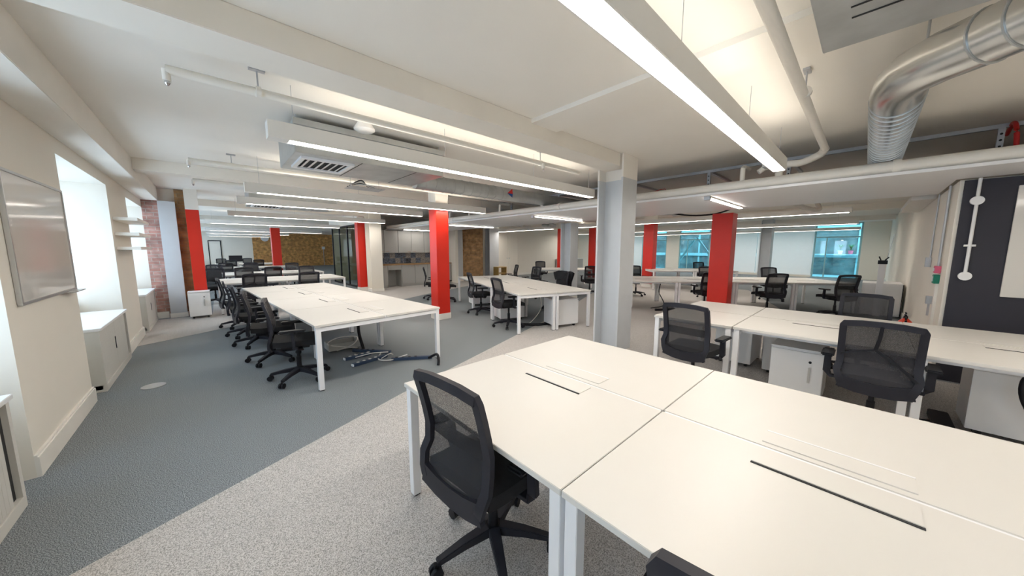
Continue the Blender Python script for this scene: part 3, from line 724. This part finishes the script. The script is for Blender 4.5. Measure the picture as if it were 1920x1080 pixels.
for yy in (1.25, 4.9, 6.3, 7.6, 8.6, 9.8):
    tag(MB().tube(arc([(5.40, yy, RZ + .14), (5.40, yy, 2.58), (5.44, yy, 2.64), (5.7, yy, 2.66)], 4), .030, 10).build('riser_pipe', 'pipe', smooth=True), '%s white riser stub standing on the raft edge, counted from the right' % ORD[[1.25, 4.9, 6.3, 7.6, 8.6, 9.8].index(yy)], 'pipe', 'riser stubs on the raft')
t = empty('wifi_dome', (1.27, 3.60, 2.76), label='round white detector dome under the cream pipe', cat='detector')
MB().tube([(0, 0, .11), (0, 0, 0), (0, 0, -.012), (0, 0, -.03)], [.03, .10, .10, .075], 24).build('dome', 'ped', t, smooth=True)
t = empty('junction_unit', (5.10, .95, 2.60), label='small silver motor unit near the end of the largest light', cat='actuator')
MB().tube([(0, 0, 0), (0, 0, .12)], .05, 16).build('canister', 'galv', t, smooth=True); MB().tube([(0, 0, .12), (0, 0, CE - 2.60)], .008, 6).build('rod', 'strut', t); box('bracket', 'galv', (-.02, .12, -.03, .03, -.06, 0), t)
t = empty('cable_basket', (1.95, 5.70, 2.52), label='wire cable basket full of cables below the air unit', cat='cable tray')
for k in range(7): tube('basket_wire', 'strut', [(-.25, -.15 + k * .05, 0), (.30, -.15 + k * .05, 0)], .004, t, n=5)
for k in range(6): tube('cross_wire', 'strut', [(-.22 + k * .09, -.16, .004), (-.22 + k * .09, .16, .004)], .004, t, n=5)
for k in range(6):
    tube('cable', ['cable', 'galv', 'black'][k % 3], arc([(-.22, -.1 + k * .04, .02), (-.05, .1 - k * .03, .07 + .01 * k), (.1, -.08 + k * .03, .05), (.3, .1 - k * .02, .02)], 5), .009, t, n=6)
for sx in (-.2, .25): tube('hanger_rod', 'strut', [(sx, 0, 0), (sx, 0, CE - 2.52)], .004, t, n=5)
tag(tube('red_cable', 'label_red', arc([(6.4, 3.05, 2.5), (6.4, 2.95, 2.62), (6.42, 2.7, 2.66), (6.45, 2.85, 2.5), (6.5, 3.1, 2.48)], 6), .006), 'thin red cable loop behind the raft beside the grey column', 'cable')
tag(tube('red_hose', 'label_red', arc([(6.6, -.92, 2.80), (6.23, -.90, 2.84), (6.05, -.90, 2.70), (6.05, -.92, 2.40)], 6), .018), 'thick red cable hanging over the raft at the right edge', 'cable')
# messy services beyond the raft
for i, (a, b, r, m_) in enumerate([((8.2, 1.0, 2.72), (8.2, 9.0, 2.72), .05, 'galv'), ((8.6, 3.0, 2.66), (9.4, 11.0, 2.66), .07, 'galv'), ((9.6, .2, 2.74), (9.6, 8.0, 2.74), .03, 'black'), ((10.2, 4.0, 2.70), (10.2, 13.0, 2.70), .09, 'galv'), ((8.0, 8.2, 2.62), (12.5, 8.2, 2.62), .045, 'pipe'), ((8.4, 1.2, 2.64), (10.9, 1.0, 2.64), .06, 'pipe')]):
    t = tag(MB().tube(arc([a, ((a[0] + b[0]) / 2 + .1, (a[1] + b[1]) / 2, a[2] + .03), b], 6), r, 12).build('ceiling_service', m_, smooth=True), ['thin galvanised duct just beyond the raft', 'slanting metal duct above the right room', 'black cable bundle over the far right bench', 'wide galvanised duct towards the end wall', 'cream pipe crossing behind the raft', 'cream pipe above the red column of the right room'][i], 'duct', 'services above the right room')
for i, (pts, r, m_) in enumerate([([(8.0, 2.6, 2.62), (8.5, 3.3, 2.52), (9.2, 3.6, 2.60), (9.8, 4.4, 2.72)], .07, 'galv'), ([(8.1, 6.6, 2.7), (8.6, 7.4, 2.5), (9.3, 7.8, 2.48), (10.0, 9.0, 2.6)], .06, 'galv'), ([(8.6, 1.3, 2.75), (8.9, 1.0, 2.5), (9.6, .8, 2.48), (10.2, .9, 2.75)], .045, 'cable'),
                                 ([(8.0, 4.3, 2.7), (8.4, 4.8, 2.46), (9.1, 5.2, 2.5), (9.4, 6.2, 2.7)], .02, 'black'), ([(8.0, 3.6, 2.6), (8.3, 3.0, 2.44), (8.8, 2.5, 2.47), (9.5, 2.2, 2.7)], .018, 'black'), ([(8.3, 8.2, 2.75), (8.9, 9.1, 2.5), (9.9, 9.6, 2.55), (10.3, 11.0, 2.7)], .05, 'cable')]):
    tag(tube('flexible_duct', m_, arc([(a, b, min(c - .11, 2.60)) for a, b, c in pts], 6), r), ['sagging silver hose right behind the raft, near the big grey column', 'sagging silver hose above the angled bench', 'white flexible hose above the red column of the right room', 'black cable bundle sagging left of the red column', 'black cables sagging next to the silver hose', 'white hose sagging towards the double door'][i], 'duct', 'sagging services behind the raft')
t = box('cable_tray', 'housing', (8.2, 10.9, -.626, -.38, 2.30, 2.38)); tag(t, 'grey boxed cable tray high on the right, ending near the wall', 'cable tray')

# ------------------------------------------------------------------ kitchen
KY = 12.90
for i in range(6):
    x0 = 4.60 + i * .58
    t = empty('wall_cabinet', (x0, KY + .25, 0), label='%s grey wall cupboard from the left over the kitchen counter' % ORD[i], cat='cabinet', group='kitchen wall cupboards')
    box('body', 'kitchen', (.004, .574, .02, .40, 1.38, 2.28), t)
    dd = box('door', 'kitchen', (.006, .572, 0, .02, 1.385, 2.275), t, bevel=.002)
    hx = .40 if i % 2 == 0 else .06
    box('handle', 'copper', (hx, hx + .12, -.018, 0, 1.43, 1.442), dd)
for i in range(6):
    x0 = 4.60 + i * .58
    if i == 1: continue
    t = empty('base_cabinet', (x0, KY, 0), label='%s grey base cupboard of the kitchen from the left' % ORD[i if i < 1 else i - 1], cat='cabinet', group='kitchen base cupboards')
    box('body', 'kitchen', (.004, .574, .02, .60, .10, .88), t); box('plinth', 'kitchen', (.0, .58, .05, .6, 0, .10), t)
    dd = box('door', 'kitchen', (.006, .572, 0, .02, .105, .875), t, bevel=.002)
    box('handle', 'copper', (.06 if i % 2 else .40, .18 if i % 2 else .52, -.018, 0, .82, .832), dd)
t = empty('appliance_bay', (5.18, KY, 0), label='open dark appliance gap under the kitchen counter', cat='cabinet')
box('back_panel', 'kitchen', (.004, .574, .55, .60, 0, .88), t); box('fascia', 'kitchen', (.004, .574, 0, .02, .70, .88), t); box('bay_side', 'kitchen', (.004, .02, .02, .55, 0, .70), t); box('bay_side', 'kitchen', (.558, .574, .02, .55, 0, .70), t)
tag(MB().box(4.58, 8.12, KY - .02, KY + .62, .885, .925).build('worktop', 'wood', bevel=.003), 'oak worktop along the kitchen counter', 'worktop')
sb = empty('splashback', (0, 0, 0), label='splashback of blue and grey patterned tiles behind the kitchen counter', cat='splashback')
box('backing', 'kitchen', (4.6, 8.1, KY + .636, KY + .648, .926, 1.376), sb)
for r_ in range(2):
    for c_ in range(15):
        x0 = 4.61 + c_ * .232
        box('tile', random.choice(['tile_a', 'tile_b', 'tile_c', 'tile_a', 'tile_b']), (x0, x0 + .227, KY + .628, KY + .636, .93 + r_ * .223, .93 + r_ * .223 + .219), sb, bevel=.001)
t = empty('mixer_tap', (6.05, KY + .48, .925), label='chrome mixer tap on the kitchen worktop', cat='tap')
MB().tube(arc([(0, 0, 0), (0, 0, .22), (0, -.06, .29), (0, -.14, .25)], 6), .013, 10).build('spout', 'chrome', t, smooth=True); box('lever', 'chrome', (.012, .06, -.01, .01, .05, .065), t)
# glass partition
t = empty('glass_partition', (4.30, 0, 0), label='dark framed glass partition between kitchen and left hall', cat='partition')
for yy in (13.75, 14.8, 15.9, 17.0): box('post', 'black', (-.02, .03, yy - .03, yy + .03, 0, 2.45), t)
box('rail', 'black', (-.02, .03, 13.72, 17.03, 2.45, 2.50), t); box('rail', 'black', (-.02, .03, 13.78, 16.97, 0, .06), t)
for a, b in ((13.78, 14.77), (14.83, 15.87), (15.93, 16.97)): box('pane', 'clear', (.0, .01, a, b, .06, 2.45), t)
struct('wall_hall', 'wall', (4.25, 4.40, 13.7, 17.25, 2.50, CE)); struct('wall_hall', 'wall', (9.6, 9.8, 17.4, YF + .2, 0, CE)); struct('wall_hall', 'wall', (7.4, 9.8, 17.2, 17.4, 0, CE))
t = empty('door_1'); t['kind'] = 'structure'
for k in range(2):
    d = box('door_leaf', 'wall', (11.75 + k * .80, 12.53 + k * .80, YE - .05, YE - .01, 0, 2.25), t, bevel=.004)
    box('door_handle', 'chrome', (12.44 if k == 0 else 12.60, 12.50 if k == 0 else 12.66, YE - .08, YE - .05, 1.0, 1.03), d)
MB().box(11.68, 11.75, YE - .06, YE, 0, 2.32).box(13.33, 13.40, YE - .06, YE, 0, 2.32).box(11.75, 13.33, YE - .06, YE, 2.25, 2.32).build('door_frame', 'wall', t)
t = empty('crate_stool', (11.05, 12.9, 0), label='small wooden open box stool by the double door', cat='stool')
for nm, b in (('side', (-.28, -.25, -.2, .2, 0, .62)), ('side', (.25, .28, -.2, .2, 0, .62)), ('shelf', (-.25, .25, -.2, .2, .59, .62)), ('shelf', (-.25, .25, -.2, .2, .28, .31)), ('shelf', (-.25, .25, -.2, .2, .02, .05))): box(nm + '_board', 'panelwood', b, t)
tag(box('ochre_panel', 'panelwood', (17.2, 19.2, YE - .06, YE - .03, 1.55, 2.5)), 'ochre wall panel seen past the grey column', 'panel')
t = empty('sideboard', (18.0, YE - .5, 0), label='grey sideboard below the ochre panel', cat='sideboard'); box('body', 'kitchen', (-1.2, 1.2, 0, .45, .05, .85), t); box('top_panel', 'ped', (-1.22, 1.22, -.02, .47, .85, .88), t)
t = empty('door_2'); t['kind'] = 'structure'
MB().box(.0, .06, YF - .05, YF, 0, 2.2).box(.72, .78, YF - .05, YF, 0, 2.2).box(.06, .72, YF - .05, YF, 2.14, 2.2).build('door_frame', 'black', t); box('door_leaf', 'wall', (.06, .72, YF - .03, YF - .005, 0, 2.14), t)
t = empty('wall_clock_light', (3.6, YF - .05, 2.45), label='white round fitting high on the yellow brick wall', cat='light fitting'); MB().tube([(0, 0, 0), (0, -.08, 0), (0, -.10, 0)], [.28, .28, .2], 20).build('disc', 'ped', t, smooth=True)
t = empty('wall_socket', (8.0, YF, 0), label='white box with a pipe on the brick wall', cat='socket'); box('box', 'ped', (-.12, .12, -.08, 0, 1.5, 1.75), t); box('conduit', 'strut', (-.02, .02, -.04, 0, 0, 1.5), t)
t = empty('desk_monitor', (1.05, 23.2, DZ), label='small dark monitor on the farthest bench', cat='monitor'); box('screen', 'black', (-.28, .28, -.02, .02, .12, .45), t, bevel=.004); box('stand', 'black', (-.03, .03, -.01, .03, .01, .13), t); box('foot', 'black', (-.12, .12, -.08, .10, 0, .012), t)

# ------------------------------------------------------------------ outside the teal windows
fc = empty('facade', (0, 0, 0), label='dark teal building across the atrium seen through the windows', cat='building')
box('facade_wall', 'tealdark', (29.0, 29.3, -6, 18, -3, 4.2), fc)
for z_ in (-.6, 1.0, 2.75): box('floor_band', 'teal', (28.8, 29.0, -6, 18, z_, z_ + .22), fc)
for k in range(10): box('facade_mullion', 'teal', (28.9, 29.0, -4 + k * 2.2, -3.9 + k * 2.2, -3, 4), fc)
for i, (a, b) in enumerate([((25.5, 6.6, -.08), (25.5, 8.3, 2.3)), ((25.5, 9.9, -.08), (25.5, 8.42, 2.3))]):
    tag(MB().rbox([a, b], .12, .12).build('brace', 'teal'), ['right teal diagonal brace outside the middle window', 'left teal diagonal brace outside the middle window'][i], 'brace', 'diagonal braces')
struct('floor_atrium', 'teal', (XW + .2, 29, -6, 18, -.2, -.1))
for i, (y, m_) in enumerate([(1.2, 'ped'), (.75, 'pink')]):
    t = empty('potted_plant', (28.65, y, 1.22), label=['potted plant in a white pot on the teal ledge outside', 'potted plant in a pink pot on the teal ledge outside'][i], cat='plant')
    MB().tube([(0, 0, 0), (0, 0, .22)], [.09, .12], 14).build('pot', m_, t, smooth=True)
    for k in range(7):
        a = k * .9; MB().add([(0, 0, .2), (.06 * math.cos(a + 1.5), .06 * math.sin(a + 1.5), .38), (.22 * math.cos(a), .22 * math.sin(a), .60), (-.06 * math.cos(a + 1.5), -.06 * math.sin(a + 1.5), .38)], [(0, 1, 2, 3)]).build('leaf', 'leaf', t)
box('ledge', 'teal', (28.4, 28.8, -1, 3, 1.16, 1.22), fc)

# ------------------------------------------------------------------ right wall items
cb = box('chalkboard_panel', 'blackwall', (6.27, 6.299, -3.15, -.66, .0, 2.30)); tag(cb, 'tall black panel covering the wall at the right edge', 'panel')
t = tag(box('whiteboard', 'board', (6.245, 6.268, -2.6, -1.00, 1.03, 2.2), bevel=.003), 'white board hung on the black panel at the right edge', 'whiteboard')
t = empty('conduit_drop', (6.24, -.755, 0), label='white conduit with two round boxes on the black panel', cat='conduit')
tube('tube', 'ped', [(0, 0, 1.25), (0, 0, RZ - .01)], .014, t)
for z_ in (1.24, 2.07): MB().tube([(-.02, 0, z_), (.02, 0, z_)], .048, 18).build('round_box', 'ped', t, smooth=True)
MB().tube([(0, -.04, 1.58), (0, .04, 1.58)], .012, 10).build('saddle', 'ped', t, smooth=True)
for z0, z1, m_, nm, lb in ((1.24, 1.33, 'pink', 'call_point', 'pink fire call point box on the wall beside the black panel'), (1.11, 1.22, 'green', 'door_release', 'green emergency door release box below the pink call point')):
    t = empty(nm, (6.75, -.63, 0), label=lb, cat='call point')
    box('case', m_, (-.07, .07, 0, .05, z0, z1), t, bevel=.004); box('button', 'ped', (-.03, .03, .05, .056, z0 + .025, z1 - .025), t)
tag(box('trunking', 'trim', (6.70, 6.78, -.63, -.605, .13, 1.11)), 'white vertical trunking below the call points', 'trunking')
t = empty('steel_conduit', (6.75, -.61, 0), label='twin grey conduits rising from the pink call point', cat='conduit')
for dx in (-.025, .025): tube('tube', 'strut', [(dx, 0, 1.33), (dx, 0, RZ - .01)], .011, t)
t = empty('switch_drop', (7.75, -.615, 0), label='thin grey conduit with a switch box on the right wall', cat='switch')
tube('tube', 'strut', [(0, 0, 1.42), (0, 0, RZ)], .009, t); box('switch_box', 'strut', (-.045, .045, -.012, .04, 1.28, 1.42), t, bevel=.003)
t = empty('fire_extinguisher', (6.95, -.42, 0), label='red fire extinguisher standing by the right wall', cat='fire extinguisher')
MB().tube([(0, 0, .01), (0, 0, .02), (0, 0, .50), (0, 0, .56), (0, 0, .60)], [.07, .085, .085, .06, .025], 18).build('cylinder', 'fire', t, smooth=True)
MB().box(-.015, .10, -.01, .01, .62, .645).box(-.02, .02, -.02, .02, .60, .63).box(-.01, .09, -.008, .008, .66, .675).build('valve', 'black', t); tube('hose', 'black', arc([(-.02, 0, .62), (-.10, 0, .58), (-.12, .0, .4), (-.10, 0, .2)], 5), .012, t)
t = empty('wall_bracket_sign', (7.0, -.62, 0), label='small grey box above the fire extinguisher', cat='switch'); box('box', 'strut', (-.05, .05, 0, .05, .82, .92), t); box('stem', 'strut', (-.012, .012, .01, .03, .66, .82), t)
t = empty('steel_cupboard', (11.6, -.28, 0), label='white two-door cupboard in the far right corner beside the wall', cat='cupboard')
box('body', 'ped', (-.40, .40, -.30, .32, .03, .76), t, bevel=.004); box('door', 'ped', (-.418, -.40, -.29, .005, .06, .74), t, bevel=.002); box('door', 'ped', (-.418, -.40, .01, .31, .06, .74), t, bevel=.002); box('side_gap', 'black', (-.405, -.38, -.312, -.30, .05, .75), t)
t = empty('clamp_stand', (10.6, -.22, 0), label='white upright stand with a black clamp and thin rod, at far right', cat='stand')
box('post', 'frame', (-.05, .05, -.05, .05, .02, 1.22), t, bevel=.004); box('base_plate', 'frame', (-.18, .18, -.18, .18, .003, .02), t)
MB().box(-.06, .06, -.07, .07, 1.22, 1.30).rbox([(0, .03, 1.30), (.03, .06, 1.38)], .02, .02).rbox([(0, -.03, 1.30), (.03, -.08, 1.37)], .02, .02).build('clamp', 'black', t, bevel=.004)
tube('rod', 'strut', [(.02, -.05, 1.30), (.03, -.12, 1.85)], .006, t, n=6)

# ------------------------------------------------------------------ floor clutter
t = empty('floor_box', (-.58, 5.36, 0), label='round pale floor socket lid in the dark carpet', cat='floor box'); MB().tube([(0, 0, .0), (0, 0, .006), (0, 0, .008)], [.10, .10, .085], 24).build('lid', 'alu', t, smooth=True)
def power_bar(x, y, deg, label, L=.55, white=0):
    t = empty('power_bar', (x, y, .003), math.radians(deg), label=label, cat='power strip', group='power bars on the floor')
    box('body', 'blue', (-L / 2, L / 2, -.028, .028, .0, .042), t, bevel=.004)
    for k in range(4):
        xx = -L / 2 + .07 + k * .085
        MB().tube([(xx, 0, .042), (xx, 0, .045)], .021, 12).build('socket', 'cable' if white else 'black', t, smooth=True)
    if white:
        for k in range(2): box('plug', 'ped', (-L / 2 - .012, -L / 2 - .0, -.026 + k * .028, -.002 + k * .028, .008, .036), t)
    return t
power_bar(1.52, 4.52, 12, 'power bar with white plug ends lying under the near left bench', .5, 1)
power_bar(1.68, 4.93, -50, 'blue power bar lying behind the others under the left bench', .6)
power_bar(1.98, 4.22, -32, 'power bar closest to the cable grommet under the left bench', .55)
power_bar(1.45, 4.82, 5, 'power bar with four white sockets under the left bench', .36, 1)
for i, (pts, r, m_) in enumerate([([(1.3, 5.3, .02), (1.5, 5.2, .1), (1.62, 5.4, .16), (1.4, 5.6, .14), (1.2, 5.35, .12), (1.55, 5.15, .05)], .008, 'cable'),
                                  ([(1.75, 4.75, .03), (1.62, 4.5, .02), (1.72, 4.35, .02), (1.95, 4.3, .06)], .009, 'cable'), ([(1.45, 4.95, .02), (1.4, 4.8, .02), (1.6, 4.7, .06), (1.8, 4.6, .06)], .007, 'cable'),
                                  ([(2.15, 4.05, .03), (2.2, 3.92, .10), (2.16, 3.80, .06), (2.13, 3.76, .005)], .018, 'black'), ([(1.62, 5.1, .02), (1.58, 5.15, .3), (1.60, 5.2, .68)], .022, 'black'),
                                  ([(1.85, 4.55, .02), (1.75, 4.42, .09), (1.66, 4.5, .02)], .006, 'cable')]):
    tag(tube('floor_cable', m_, arc(pts, 7), r), ['white cable coil under the second left desk', 'long white cable across the blue power bars', 'pale cable loop behind the power bars', 'black cable bending into the floor grommet', 'black cable spine rising to the left bench top', 'short white cable bow between the power bars'][i], 'cable')
t = empty('cable_bin', (1.42, 5.45, 0), label='grey cable tray box holding coiled cable under the left bench', cat='cable tray'); MB().box(-.22, .22, -.14, .14, .02, .03).box(-.22, .22, -.14, -.13, .03, .12).box(-.22, .22, .13, .14, .03, .12).box(-.22, -.21, -.13, .13, .03, .12).box(.21, .22, -.13, .13, .03, .12).build('tray', 'kitchen', t)
for i, (pts, r, m_, lb) in enumerate([([(5.0, 4.55, .6), (4.95, 4.5, .3), (4.7, 4.6, .02), (4.5, 4.75, .02)], .007, 'cable', 'white cable hanging under the central bench'), ([(4.5, 4.72, .02), (4.8, 4.4, .02), (5.0, 4.35, .03)], .03, 'black', 'black cable snake on the floor under the central bench'),
                                      ([(4.65, -.55, .02), (4.4, -.1, .02), (4.45, .2, .02), (4.7, .45, .02)], .008, 'black', 'black cable trailing behind the braced chair'), ([(4.25, -.92, .70), (4.22, -.84, .60), (4.25, -.88, .40), (4.22, -1.05, .15), (4.25, -1.2, .03)], .022, 'black', 'thick black cable spine at the right picture edge'),
                                      ([(8.6, 3.6, .70), (8.75, 3.7, .4), (8.6, 3.5, .1), (8.3, 3.7, .02)], .012, 'black', 'black cables dropping under the far right bench'), ([(8.1, 3.5, .03), (8.6, 3.1, .03)], .03, 'black', 'black power strip on the floor under the far right bench')]):
    tag(tube('floor_cable', m_, arc(pts, 6), r), lb, 'cable')
tag(MB().box(4.35, 4.85, -.62, -.50, .003, .06).build('power_bar', 'black', bevel=.006), 'dark power bar on the floor under the right bench', 'power strip')
t = empty('plug_box', (4.33, -.80, 0), label='small brown adaptor box on the floor at the right edge', cat='adaptor'); box('body', 'copper', (-.06, .06, -.05, .05, .003, .075), t, bevel=.006); box('plug', 'cable', (-.065, -.06, -.02, .02, .02, .05), t)
tag(box('plug_box', 'black', (4.95, 5.03, 4.30, 4.40, .003, .05), bevel=.004), 'small black plug box at the end of the central floor cable', 'adaptor')
# jacket over the central chair back
def jk(u, v):
    a = (u - .5) * 2; z = .98 - abs(v - .35) * .62
    dx = (.02 + .06 * v) if v > .35 else -.03
    return (6.35 + .275 * .97 - .08 * 0 + dx + .012 * math.sin(9 * u + 5 * v), 5.30 - .072 + a * (.25 + .05 * math.sin(5 * v)) , z + .02 * math.sin(11 * u)), (1, 0, 0)
tag(MB().grid(jk, 14, 12, .012).build('draped_jacket', 'fabric', smooth=True), 'dark jacket draped over a chair back at the central bench', 'jacket')
